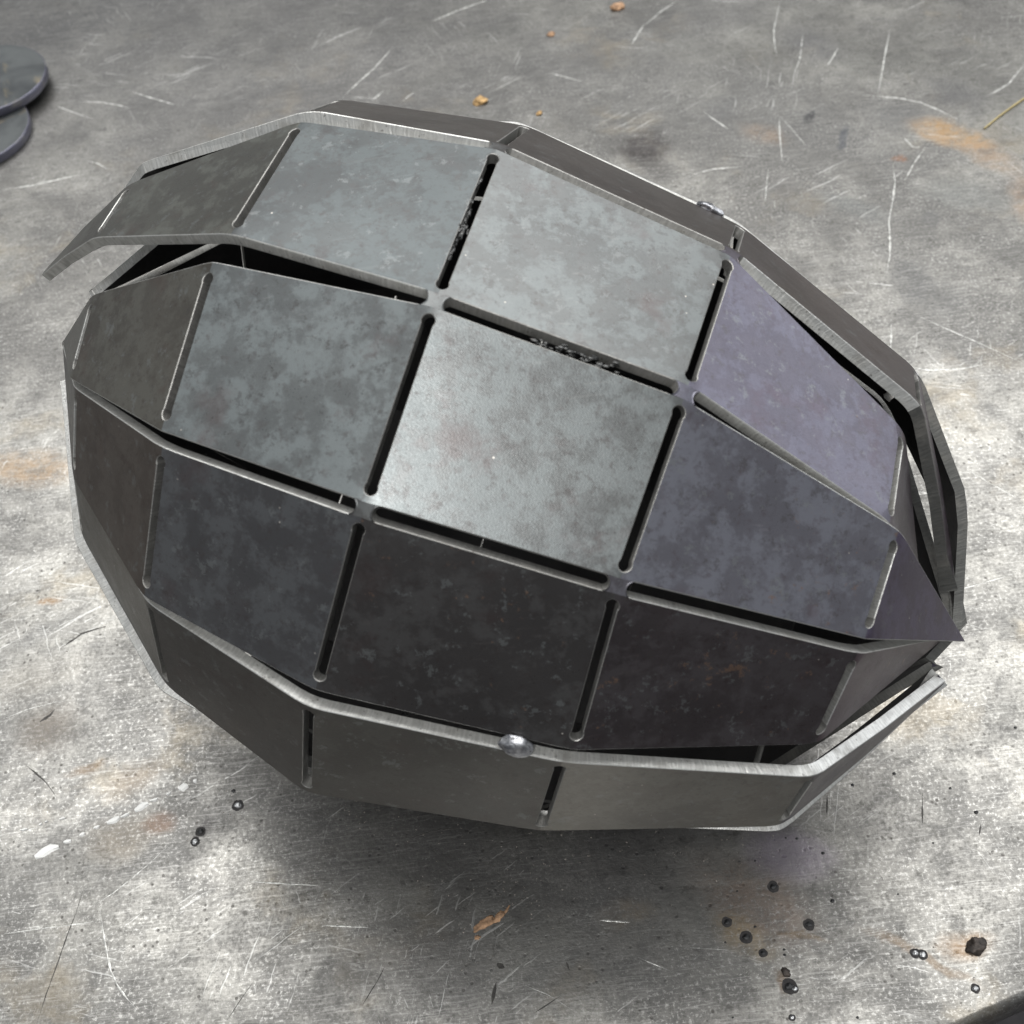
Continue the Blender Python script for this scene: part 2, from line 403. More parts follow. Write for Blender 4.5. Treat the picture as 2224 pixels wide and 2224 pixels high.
# ------------------------------------------------------------------ the egg: twelve folded gores of six panels
# outer edge points of every gore (upper edge, lower edge) at seven rings, in 1/100 mm
NODES = [
  [[(-10641,7542,13549),(-6568,7225,15251),(-2169,7968,17262),(3098,6103,16925),(8632,2906,15132),(12907,-849,12540),(13563,-5207,8046)],
   [(-10720,7513,13475),(-7658,6036,17255),(-2527,4432,19315),(2221,2107,19275),(7567,-558,17354),(11988,-3389,14024),(13400,-5148,8040)]],
  [[(-11943,7033,13204),(-7981,5369,17087),(-2759,3987,19320),(2087,1775,19370),(7434,-890,17448),(11396,-4034,13872),(12537,-5309,8020)],
   [(-12130,6913,13077),(-8681,3108,17156),(-4406,-32,19198),(373,-2898,19148),(5670,-4912,17395),(10285,-6817,13873),(12500,-5332,7970)]],
  [[(-11718,5201,11778),(-8868,1839,16315),(-4887,-598,18909),(212,-3218,19054),(5509,-5232,17300),(10431,-7043,13852),(13584,-6341,7223)],
   [(-11698,5235,11800),(-9659,24,15149),(-6465,-3824,16802),(-1717,-6693,16809),(3619,-8411,15240),(9272,-9082,12558),(13581,-6369,7197)]],
  [[(-11742,5169,11723),(-9578,-128,14946),(-6505,-4072,16523),(-1863,-6914,16551),(3474,-8632,14982),(9091,-9293,12308),(13038,-6216,7292)],
   [(-11727,5187,11761),(-10272,-1231,12682),(-7875,-5687,12958),(-3661,-8690,12547),(2179,-10361,11274),(8137,-10266,9890),(12863,-6312,7241)]],
  [[(-11743,4194,10890),(-10354,-903,12638),(-7872,-5662,12675),(-3921,-8856,12114),(1903,-10448,10903),(8038,-10789,9176),(12938,-7139,6499)],
   [(-11751,4124,10882),(-11040,-968,9908),(-8660,-5460,8430),(-4953,-8631,7286),(1154,-10188,6601),(7538,-10645,6116),(12863,-7233,6473)]],
  [[(-11975,4376,10947),(-11383,-887,9532),(-8957,-5379,8055),(-4457,-8160,7216),(1034,-9838,6437),(7583,-10632,5687),(12927,-7155,6402)],
   [(-11945,4251,10906),(-11029,438,7330),(-8403,-3238,4406),(-3967,-6111,2766),(1605,-7908,2498),(8808,-8406,3596),(12780,-7021,6564)]],
  [[(-11734,5251,11555),(-10959,693,7071),(-8333,-2982,4147),(-3897,-5855,2508),(1674,-7652,2239),(7719,-8058,3411),(12846,-6766,6626)],
   [(-11734,5248,11568),(-10180,2925,5766),(-7083,614,2022),(-2481,-1783,97),(2953,-3974,65),(8725,-5877,1523),(12700,-6677,6712)]],
  [[(-11721,5280,11558),(-10137,3032,5736),(-7039,722,1992),(-2438,-1675,66),(2997,-3867,35),(8769,-5770,1492),(12686,-6641,6706)],
   [(-11709,5305,11558),(-8976,5603,5736),(-5194,4805,1992),(-355,2937,66),(4882,307,35),(10125,-2766,1492),(13516,-6092,7118)]],
  [[(-11694,5336,11568),(-8924,5706,5766),(-5142,4909,2022),(-302,3040,97),(4935,411,65),(10178,-2663,1523),(13532,-6060,7128)],
   [(-11682,5357,11581),(-7715,7840,7159),(-3221,8300,4235),(1867,6869,2595),(6898,3876,2326),(11591,-169,3150),(13544,-6040,7141)]],
  [[(-10958,5799,11937),(-7667,7912,7242),(-3174,8371,4318),(1914,6941,2679),(6945,3948,2410),(11638,-97,3234),(13558,-6018,7166)],
   [(-10990,5748,11912),(-6734,9038,9654),(-1691,10160,8150),(3589,8961,7006),(8461,5776,6327),(12728,1218,6052),(13567,-6007,7190)]],
  [[(-10651,6309,12383),(-6705,9059,9769),(-1662,10181,8265),(3618,8982,7120),(8490,5797,6441),(12758,1239,6167),(13576,-6001,7224)],
   [(-10720,6269,12335),(-6302,8912,12434),(-1019,9926,12570),(4344,8689,11998),(9147,5536,10844),(13229,1061,9302),(13579,-5992,7215)]],
  [[(-10686,6481,12633),(-6290,8802,12787),(-1007,9815,12923),(4357,8579,12351),(9159,5425,11197),(13241,951,9654),(13582,-6025,7321)],
   [(-10793,6468,12567),(-6498,7481,14992),(-1350,7644,16548),(2898,6537,16806),(8598,3320,14999),(13092,-691,12205),(13747,-5388,7766)]],
]

NG = 12
T = .0030          # sheet thickness
HW = .00130        # half slot width
HS = .00185        # half width of the slots between gores
RS = .00208        # radius of their ends
RE = .00155        # radius of the pierced slot ends
RB = .0040         # bend radius zone
EJ, EF = .0016, .0027   # web between slot end and gore edge: joined / free
BJ = .0020         # half length of the bridges
CH = .00020        # burr chamfer on cut edges
N3 = [[[Vector(p) * 1e-5 for p in side] for side in g] for g in NODES]
_RING = ((.80, .74, .66), (.86, .80, .70), (1.02, 1.04, 1.04), (1.02, 1.02, 1.01), (1.0, .93, 1.14), (.78, .64, .92))  # panel tints: patina mixed with painted reflections, light and dark
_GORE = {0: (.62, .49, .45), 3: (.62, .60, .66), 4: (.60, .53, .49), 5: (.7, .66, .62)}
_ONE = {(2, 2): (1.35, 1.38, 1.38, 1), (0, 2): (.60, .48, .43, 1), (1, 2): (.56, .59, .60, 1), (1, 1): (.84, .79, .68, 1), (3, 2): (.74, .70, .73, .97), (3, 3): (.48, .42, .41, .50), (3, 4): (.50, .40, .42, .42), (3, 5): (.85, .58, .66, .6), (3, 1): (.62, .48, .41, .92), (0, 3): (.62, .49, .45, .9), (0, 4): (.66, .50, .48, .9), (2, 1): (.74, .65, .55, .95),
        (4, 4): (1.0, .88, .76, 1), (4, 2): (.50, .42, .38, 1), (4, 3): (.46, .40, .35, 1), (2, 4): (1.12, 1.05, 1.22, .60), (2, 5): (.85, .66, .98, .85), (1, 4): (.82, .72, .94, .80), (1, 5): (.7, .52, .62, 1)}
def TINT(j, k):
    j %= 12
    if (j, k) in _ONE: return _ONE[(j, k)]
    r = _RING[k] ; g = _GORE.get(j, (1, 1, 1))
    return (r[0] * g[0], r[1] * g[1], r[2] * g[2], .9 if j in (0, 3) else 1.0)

JOINED = {(1, 3), (1, 4), (2, 3), (2, 4), (3, 3), (3, 4),
          (7, 3), (7, 4)}     # (seam, ring)

def pnorm(j, k):
    A, B, C, D = N3[j][0][k], N3[j][1][k], N3[j][1][k + 1], N3[j][0][k + 1]
    n = (C - A).cross(D - B)
    n.normalize()
    mid = (A + B + C + D) / 4
    return n
_c = Vector((0, 0, 0)) ; _n = 0
for g in N3:
    for s_ in g:
        for p in s_: _c += p ; _n += 1
CENTRE = _c / _n
PN = [[None] * 6 for _ in range(NG)]
for j in range(NG):
    for k in range(6):
        n = pnorm(j, k)
        mid = (N3[j][0][k] + N3[j][1][k] + N3[j][0][k + 1] + N3[j][1][k + 1]) / 4
        PN[j][k] = n if n.dot(mid - CENTRE) > 0 else -n
def mitre(j, k):
    """outward direction, length factor and bend angle at ring k of gore j"""
    if k == 0: return PN[j][0], 1.0, 0.0
    if k == 6: return PN[j][5], 1.0, 0.0
    a, b = PN[j][k - 1], PN[j][k]
    n = (a + b).normalized()
    beta = a.angle(b)
    return n, 1 / math.cos(beta / 2), beta

def inv_bil(p, q):
    """uv of p in the 2D quad q (u across, v along)"""
    u = v = .5
    for _ in range(12):
        x = [(q[0][i] * (1 - u) + q[1][i] * u) * (1 - v) + (q[3][i] * (1 - u) + q[2][i] * u) * v - p[i] for i in (0, 1)]
        du = [(q[1][i] - q[0][i]) * (1 - v) + (q[2][i] - q[3][i]) * v for i in (0, 1)]
        dv = [(q[3][i] - q[0][i]) * (1 - u) + (q[2][i] - q[1][i]) * u for i in (0, 1)]
        det = du[0] * dv[1] - du[1] * dv[0]
        if abs(det) < 1e-16: break
        u -= (x[0] * dv[1] - x[1] * dv[0]) / det
        v -= (du[0] * x[1] - du[1] * x[0]) / det
    return u, v

class Panel:
    def __init__(s, j, k):
        s.j, s.k = j, k
        s.A, s.B, s.C, s.D = N3[j][0][k], N3[j][1][k], N3[j][1][k + 1], N3[j][0][k + 1]
        s.n = PN[j][k]
        s.m0, s.f0, s.b0 = mitre(j, k)
        s.m1, s.f1, s.b1 = mitre(j, k + 1)
        s.L = ((s.D - s.A).length + (s.C - s.B).length) / 2
        s.W0 = (s.B - s.A).length ; s.W1 = (s.C - s.D).length
        ex = ((s.B - s.A) + (s.C - s.D)).normalized()
        ex = (ex - s.n * ex.dot(s.n)).normalized()
        ey = s.n.cross(ex)
        if ey.dot(s.D - s.A) < 0: ey = -ey
        s.ex, s.ey = ex, ey
        s.q = [((p - s.A).dot(ex), (p - s.A).dot(ey)) for p in (s.A, s.B, s.C, s.D)]
    def disp(s, v):
        d = Vector((0, 0, 0))
        s0 = v * s.L ; s1 = (1 - v) * s.L
        if s.b0 > 0 and s0 < RB: d -= s.m0 * (.5 * RB * math.sin(s.b0 / 2) * (1 - max(s0, 0) / RB) ** 2)
        if s.b1 > 0 and s1 < RB: d -= s.m1 * (.5 * RB * math.sin(s.b1 / 2) * (1 - max(s1, 0) / RB) ** 2)
        return d
    def kink(s, v):
        a = KINK.get((s.j, s.k))
        if not a: return 0.0
        amp, at = a
        return amp * (v / at if v < at else (1 - v) / (1 - at))
    def p(s, u, v, depth=0.0):
        o0 = s.m0 * (-depth * s.f0) ; o1 = s.m1 * (-depth * s.f1)
        a = (s.A + o0).lerp(s.D + o1, v) ; b = (s.B + o0).lerp(s.C + o1, v)
        q = a.lerp(b, u) + s.disp(v)
        if True:   # slight hand-bent unevenness of the sheet
            uu, vv = min(max(u, 0), 1), min(max(v, 0), 1)
            q = q + KDIR.get((s.j, s.k), s.n) * s.kink(vv)
            q = q + s.n * (BOW.get((s.j, s.k), .0) * 16 * uu * (1 - uu) * vv * (1 - vv))
        return q
    def uv2d(s, u, v):
        q = s.q
        return tuple((q[0][i] * (1 - u) + q[1][i] * u) * (1 - v) + (q[3][i] * (1 - u) + q[2][i] * u) * v for i in (0, 1))
    def edge(s, side, sdist, end, depth=0.0):
        """point on side 0/1 at distance sdist from ring k (end 0) or k+1 (end 1)"""
        v = sdist / s.L if end == 0 else 1 - sdist / s.L
        return s.p(side, v, depth)
    def outline(s):
        """list of (u, v, flag): flag of the edge that STARTS at the point: 'cut' or 'joint'"""
        out = []
        def W(v): return s.W0 + (s.W1 - s.W0) * v
        def pt(side, e, sd, end):
            v = sd / s.L if end == 0 else 1 - sd / s.L
            u = e / W(v) if side == 0 else 1 - e / W(v)
            return (u, v)
        def joined(side, ring):
            return ((s.j + side) % NG, ring) in JOINED
        sj = BJ + RS - math.sqrt(RS * RS - HS * HS)
        re = RE * (.35 if s.j in (7, 8, 9, 10) else 1)
        th_max = math.pi - math.asin(HW / RE)
        def fold(end):
            """points along a fold from side 0 to side 1"""
            ring = s.k + end
            if ring in (0, 6):
                return [(0, 0 if end == 0 else 1, 'cut')], [(1, 0 if end == 0 else 1, 'cut')]
            pts = []
            e0 = EJ if joined(0, ring) else EF
            e1 = EJ if joined(1, ring) else EF
            pts.append((*pt(0, 0, 0, end), 'joint'))
            n = 7
            a = [(e0 + re - re * math.cos(t), re * math.sin(t)) for t in [th_max * i / n for i in range(n + 1)]]
            for (e, sd) in a: pts.append((*pt(0, e, sd, end), 'cut'))
            b = [(e1 + re - re * math.cos(t), re * math.sin(t)) for t in [th_max * i / n for i in range(n + 1)]]
            b = b[::-1]
            right = [(*pt(1, e, sd, end), 'cut') for (e, sd) in b]
            right[-1] = (right[-1][0], right[-1][1], 'joint')
            right.append((*pt(1, 0, 0, end), 'cut'))
            return pts, right
        f0a, f0b = fold(0)
        f1a, f1b = fold(1)
        out += f0a + f0b          # side 0 -> side 1 along ring k
        # side 1 going up
        def side_pts(side):
            res = []
            a0 = joined(side, s.k) ; a1 = joined(side, s.k + 1)
            lo = [sd for sd in ((.7 * RE, RB, sj) if a0 else (.8 * RE, RB))]
            hi = [sd for sd in ((.7 * RE, RB, sj) if a1 else (.8 * RE, RB))]
            if s.k > 0 :
                for i, sd in enumerate(sorted(lo)): res.append((side, sd / s.L, 'lo', sd < sj - 1e-9 and a0))
            if s.k in (0, 5):
                for f_ in (.2, .35, .5, .65, .8) : res.append((side, f_, 'lo', False))
            if s.k < 5:
                for sd in sorted(hi, reverse=True): res.append((side, 1 - sd / s.L, 'hi', sd <= sj + 1e-9 and a1))
            return res, a0, a1
        r1, a0, a1 = side_pts(1)
        if a0: out[-1] = (out[-1][0], out[-1][1], 'joint')
        for (u, v, w_, jt) in r1: out.append((u, v, 'joint' if jt else 'cut'))
        # ring k+1 from side 1 to side 0 (flags shift because direction is reversed)
        pts = f1a + f1b
        if len(pts) > 2:
            rev = pts[::-1]
            fl = []
            for i in range(len(rev)):
                # edge rev[i] -> rev[i+1] is the edge that started at rev[i+1]
                fl.append(rev[i + 1][2] if i + 1 < len(rev) else 'cut')
            out += [(p_[0], p_[1], f_) for p_, f_ in zip(rev, fl)]
        else:
            out += [(1, 1, 'cut'), (0, 1, 'cut')]
        r0, a0, a1 = side_pts(0)
        rr = r0[::-1]
        if a1: out[-1] = (out[-1][0], out[-1][1], 'joint')
        for i, (u, v, w_, jt) in enumerate(rr):
            # going down: edge from this point to the next lower one
            if w_ == 'hi': flag = 'joint' if (a1 and (1 - v) * s.L < sj - 1e-9) else 'cut'
            else: flag = 'joint' if (a0 and v * s.L <= sj + 1e-9) else 'cut'
            out.append((u, v, flag))
        return out

KDIR = {(11, 5): Vector((.99, -.09, -.07))}
KINK = {(11, 5): (.0068, .55), (0, 5): (.0008, .5), (4, 5): (.0005, .5), (5, 5): (.0006, .4), (1, 0): (.0005, .5)}
BOW = {}
_rb = random.Random(11)
for j in range(NG):
    for k in range(1, 5): BOW[(j, k)] = _rb.uniform(-.0002, .0006)

def build_panel(j, k):
    P = Panel(j, k)
    ol = P.outline()
    n = len(ol)
    c2 = [P.uv2d(u, v) for u, v, _ in ol]
    # orientation
    area = sum(c2[i][0] * c2[(i + 1) % n][1] - c2[(i + 1) % n][0] * c2[i][1] for i in range(n)) / 2
    sgn = 1 if area > 0 else -1
    # inset for the chamfer
    def en(i):
        a, b = c2[i], c2[(i + 1) % n]
        d = (b[0] - a[0], b[1] - a[1]) ; L = math.hypot(*d) or 1
        return (-d[1] / L * sgn, d[0] / L * sgn)
    ins = []
    for i in range(n):
        n0, n1 = en(i - 1), en(i)
        o0 = CH if ol[i - 1][2] == 'cut' else 0
        o1 = CH if ol[i][2] == 'cut' else 0
        det = n0[0] * n1[1] - n0[1] * n1[0]
        if abs(det) > .15:
            x = (o0 * n1[1] - o1 * n0[1]) / det ; y = (n0[0] * o1 - n1[0] * o0) / det
        else:
            x = (n0[0] * o0 + n1[0] * o1) / 2 ; y = (n0[1] * o0 + n1[1] * o1) / 2
        ins.append((c2[i][0] + x, c2[i][1] + y))
    # front skin
    pts = [Vector(p_) for p_ in ins]
    extra = []
    G = 7
    if True:
        for a in range(1, G):
            for b in range(1, G):
                u = a / G ; v = .06 + .88 * b / G
                extra.append(Vector(P.uv2d(u, v)))
    res = delaunay_2d_cdt(pts + extra, [(i, (i + 1) % n) for i in range(n)], [list(range(n))], 1, 1e-7)
    V2, _, F2 = res[0], res[1], res[2]
    verts, faces, mats, smooth, uvs = [], [], [], [], []
    ori = None
    # keep the boundary heights of the chamfer consistent
    for v2 in V2:
        u, v = inv_bil(v2, P.q)
        verts.append(P.p(u, v))
    for f in F2:
        a, b, c = [verts[i] for i in f[:3]]
        f = list(f)
        if (b - a).cross(c - a).dot(P.n) < 0: f.reverse()
        faces.append(f) ; mats.append(0) ; smooth.append(True)
    # chamfer and wall rings
    o1 = len(verts)
    for p_ in ins:
        u, v = inv_bil(p_, P.q) ; verts.append(P.p(u, v))
    o2 = len(verts)
    for (u, v, _) in ol: verts.append(P.p(u, v, CH * .9))
    o3 = len(verts)
    for (u, v, _) in ol: verts.append(P.p(u, v, T))
    run = [0]
    for i in range(n):
        run.append(run[-1] + math.hypot(c2[(i + 1) % n][0] - c2[i][0], c2[(i + 1) % n][1] - c2[i][1]))
    uvmap = {}
    for i in range(n):
        if ol[i][2] != 'cut': continue
        i2 = (i + 1) % n
        for (lo, hi) in ((o1, o2), (o2, o3)):
            f = [lo + i, hi + i, hi + i2, lo + i2]
            uvf = [(run[i], 0 if lo == o1 else CH), (run[i], CH if lo == o1 else T), (run[i + 1], CH if lo == o1 else T), (run[i + 1], 0 if lo == o1 else CH)]
            if sgn < 0 : f.reverse() ; uvf.reverse()
            uvmap[len(faces)] = uvf
            side_edge = (ol[i][0] == ol[i2][0] and ol[i][0] in (0, 1)) or k in (0, 5) and abs(ol[i][1] - ol[i2][1]) < 1e-9
            if side_edge:
                sd_ = (j + int(ol[i][0] > .5)) % NG ; vm = (ol[i][1] + ol[i2][1]) / 2
                if (sd_, k) in JOINED and (sd_, k + 1) in JOINED: side_edge = False
            faces.append(f) ; mats.append(1 if side_edge and lo == o2 or (side_edge and lo == o1) else 3) ; smooth.append(False)
    # back skin
    o4 = len(verts)
    pb = [Vector(p_) for p_ in c2]
    r2 = delaunay_2d_cdt(pb, [(i, (i + 1) % n) for i in range(n)], [list(range(n))], 1, 1e-7)
    for v2 in r2[0]:
        u, v = inv_bil(v2, P.q) ; verts.append(P.p(u, v, T))
    for f in r2[2]:
        f = [o4 + i for i in f]
        a, b, c = [verts[i] for i in f[:3]]
        if (b - a).cross(c - a).dot(P.n) > 0: f.reverse()
        faces.append(f) ; mats.append(2) ; smooth.append(False)
    base = P.A.lerp(P.C, .5)
    me = bpy.data.meshes.new('panel')
    me.from_pydata([v - base for v in verts], [], faces)
    uvl = me.uv_layers.new(name='UVMap')
    for pi, poly in enumerate(me.polygons):
        poly.material_index = mats[pi] ; poly.use_smooth = smooth[pi]
        if pi in uvmap:
            for li, t in zip(poly.loop_indices, uvmap[pi]): uvl.data[li].uv = t
    me.validate()
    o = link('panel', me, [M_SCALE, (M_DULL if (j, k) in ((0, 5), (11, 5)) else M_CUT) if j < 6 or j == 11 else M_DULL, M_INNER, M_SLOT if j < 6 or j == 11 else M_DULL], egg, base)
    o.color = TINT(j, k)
    return o

def build_bridge(j, ring):
    """patch of sheet left standing between gore j-1 and gore j at a ring"""
    a, b = (j - 1) % NG, j % NG
    PA = (Panel(a, ring - 1), Panel(a, ring)) ; PB_ = (Panel(b, ring - 1), Panel(b, ring))
    def E(P2, side, sd, depth):
        return P2[1].edge(side, sd, 0, depth) if sd >= 0 else P2[0].edge(side, -sd, 1, depth)
    NC, NS = 8, 8
    verts, faces, mats = [], [], []
    def grid(depth, mat, flip):
        o = len(verts)
        for c in range(NC + 1):
            x = -HS + 2 * HS * c / NC
            se = BJ + RS - math.sqrt(RS * RS - x * x)
            for r in range(NS + 1):
                sd = -se + 2 * se * r / NS
                va = E(PA, 1, sd, depth) ; vb = E(PB_, 0, sd, depth)
                q = va.lerp(vb, c / NC)
                verts.append(q)
        for c in range(NC):
            for r in range(NS):
                f = [o + c * (NS + 1) + r, o + (c + 1) * (NS + 1) + r, o + (c + 1) * (NS + 1) + r + 1, o + c * (NS + 1) + r + 1]
                if flip: f.reverse()
                faces.append(f) ; mats.append(mat)
        return o
    nn = (PN[a][ring] + PN[b][ring])
    o0 = grid(0, 0, False)
    t = (verts[NS + 1] - verts[0]).cross(verts[1] - verts[0]).dot(nn) < 0
    verts.clear() ; faces.clear() ; mats.clear()
    o0 = grid(0, 0, t)
    o1 = grid(T, 2, not t)
    for c in range(NC):
        for r in (0, NS):
            f = [o0 + c * (NS + 1) + r, o0 + (c + 1) * (NS + 1) + r, o1 + (c + 1) * (NS + 1) + r, o1 + c * (NS + 1) + r]
            if (r == NS) != t: f.reverse()
            faces.append(f) ; mats.append(3)
    base = verts[0].copy()
    me = bpy.data.meshes.new('bridge')
    me.from_pydata([v - base for v in verts], [], faces)
    me.uv_layers.new(name='UVMap')
    for pi, poly in enumerate(me.polygons):
        poly.material_index = mats[pi] ; poly.use_smooth = mats[pi] == 0
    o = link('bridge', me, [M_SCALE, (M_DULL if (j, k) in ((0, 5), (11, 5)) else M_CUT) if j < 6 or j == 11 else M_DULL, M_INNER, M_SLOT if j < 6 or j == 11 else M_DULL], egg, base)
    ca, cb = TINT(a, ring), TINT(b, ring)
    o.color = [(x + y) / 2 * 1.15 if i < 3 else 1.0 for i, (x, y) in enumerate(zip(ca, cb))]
    return o

egg = bpy.data.objects.new('steel_egg', None)
egg.empty_display_size = .05
COL.objects.link(egg)
tag(egg, 'large faceted egg folded from slotted dark steel sheet strips, lying on the scratched steel table', 'steel egg')
for j in range(NG):
    for k in range(6): build_panel(j, k)
for (j, r) in sorted(JOINED): build_bridge(j, r)

# ------------------------------------------------------------------ lumps: weld beads, spatter, slag, flakes
def lump_mesh(name, r, sx=1, sy=1, sz=1, sub=3, amp=.12, freq=1.2, seed=0, flat=None, rot=0):
    bm = bmesh.new()
    bmesh.ops.create_icosphere(bm, subdivisions=sub, radius=1)
    off = Vector((seed * 3.1, seed * 1.7, seed * .9))
    for v in bm.verts:
        d = 1 + amp * noise.noise(v.co * freq + off) * 2 + amp * .4 * noise.noise(v.co * freq * 3 + off)
        v.co *= d
        v.co = Vector((v.co.x * sx * r, v.co.y * sy * r, v.co.z * sz * r))
        if flat is not None and v.co.z < flat * r: v.co.z = flat * r
    if rot: bmesh.ops.rotate(bm, verts=bm.verts, matrix=Matrix.Rotation(rot, 3, 'Z'))
    for f in bm.faces: f.smooth = True
    me = bpy.data.meshes.new(name) ; bm.to_mesh(me) ; bm.free()
    return me

def seam_point(j, k, f):
    """point on the seam above gore j, fraction f between rings k and k+1"""
    a = N3[(j - 1) % NG][1] ; b = N3[j % NG][0]
    pa = a[k].lerp(a[k + 1], f) ; pb = b[k].lerp(b[k + 1], f)
    return (pa + pb) / 2, (PN[(j - 1) % NG][k] + PN[j % NG][k]).normalized(), (a[k + 1] - a[k]).normalized()

def weld(j, k, f, r, seed, shift=0.0, sz=.42):
    p, n, t = seam_point(j, k, f)
    me = lump_mesh('weld_bead', r, 1.08, .90, sz, 4, .10, 1.6, seed)
    o = link('weld_bead', me, [M_BEAD], egg, p + n * shift)
    z = n ; x = (t - n * t.dot(n)).normalized() ; y = z.cross(x)
    o.rotation_euler = Matrix((x, y, z)).transposed().to_euler()
    return o
weld(4, 3, .80, .0037, 1, .0003)
weld(0, 3, .87, .0037, 2, -.0001)
weld(6, 3, .5, .0040, 3)
weld(10, 3, .5, .0040, 5)
# ------------------------------------------------------------------ torch slag left along two slots
M_SLAG = bead_metal('slag_crust_metal', .035, .13, .1)
def slag(pa, pb, n, seed, count, spread):
    rnd = random.Random(seed)
    bm = bmesh.new()
    for i in range(count):
        f = rnd.random()
        q = pa.lerp(pb, f) + Vector([rnd.gauss(0, spread) for _ in range(3)])
        r = rnd.uniform(.00022, .0005)
        res = bmesh.ops.create_icosphere(bm, subdivisions=1, radius=r)
        o = Vector((i * 2.3, seed, 0))
        for v in res['verts']:
            v.co *= 1 + .5 * noise.noise(v.co / r + o)
            v.co = q - n * .0011 + v.co + (pb - pa).normalized() * (v.co.dot((pb - pa).normalized()) * 1.2) - pa
    me = bpy.data.meshes.new('slag_crust') ; bm.to_mesh(me) ; bm.free()
    return link('slag_crust', me, [M_SLAG], egg, pa)
u3, l3 = N3[1][0][3], N3[1][1][3]
dv = (N3[1][0][2] - u3).normalized() * HW
slag(u3.lerp(l3, .22) + dv, u3.lerp(l3, .80) + dv, PN[1][2], 3, 60, .00035)
slag(u3.lerp(l3, .42) + dv, u3.lerp(l3, .62) + dv * .2, PN[1][2], 8, 30, .0005)
p0, n0, t0 = seam_point(2, 3, .12) ; p1, n1, t1 = seam_point(2, 3, .72)
dn = (N3[1][0][3] - N3[1][1][3]).normalized() * HS
slag(p0.lerp(p1, .45) - dn * .1, p1 - dn * .1, n0, 6, 50, .0006)
# ------------------------------------------------------------------ scratches, chips, spatter on the table
M_SCRB = plain('bright_scratched_steel', (.50, .50, .48), .42, .8, 500, .5)
M_SCRD = plain('dark_gouge', (.05, .047, .043), .6, .2, 700, .4)
M_CHIP = plain('white_paint_chip', (.82, .82, .80), .55, 0, 300, .06)
def ribbon(name, pts, wid, mat, h=.00006, jitter=.35, taper=True, seed=0, thick=False):
    rnd = random.Random(seed)
    # resample
    P = [Vector((*p, 0)) for p in pts]
    L = sum((b - a).length for a, b in zip(P, P[1:]))
    n = max(3, int(L / .0022))
    out = []
    for i in range(n + 1):
        d = L * i / n
        for a, b in zip(P, P[1:]):
            l = (b - a).length
            if d <= l + 1e-9:
                out.append(a.lerp(b, d / l)) ; break
            d -= l
        else: out.append(P[-1].copy())
    verts, faces = [], []
    for i, p in enumerate(out):
        t = (out[min(i + 1, n)] - out[max(i - 1, 0)]).normalized()
        s_ = Vector((-t.y, t.x, 0))
        f = i / n
        wv = wid * .5 * (1 + rnd.uniform(-jitter, jitter))
        if taper: wv *= max(.12, min(1, 4 * f, 4 * (1 - f)))
        elif i in (0, n): wv *= .5
        p = p + s_ * rnd.uniform(-.12, .12) * wid
        verts += [p + s_ * wv, p + s_ * wv * .5 + Vector((0, 0, h)), p - s_ * wv * .5 + Vector((0, 0, h)), p - s_ * wv]
    for v in verts: v.z += .00001
    for i in range(n):
        a = i * 4 ; b = a + 4
        for q in range(3): faces.append((a + q, a + q + 1, b + q + 1, b + q))
    faces.append((0, 3, 2, 1)) ; e = n * 4 ; faces.append((e, e + 1, e + 2, e + 3))
    me = bpy.data.meshes.new(name)
    me.from_pydata([v - out[0] for v in verts], [], faces)
    bm = bmesh.new() ; bm.from_mesh(me) ; bmesh.ops.recalc_face_normals(bm, faces=bm.faces) ; bm.to_mesh(me) ; bm.free()
    return link(name, me, [mat], table, out[0])
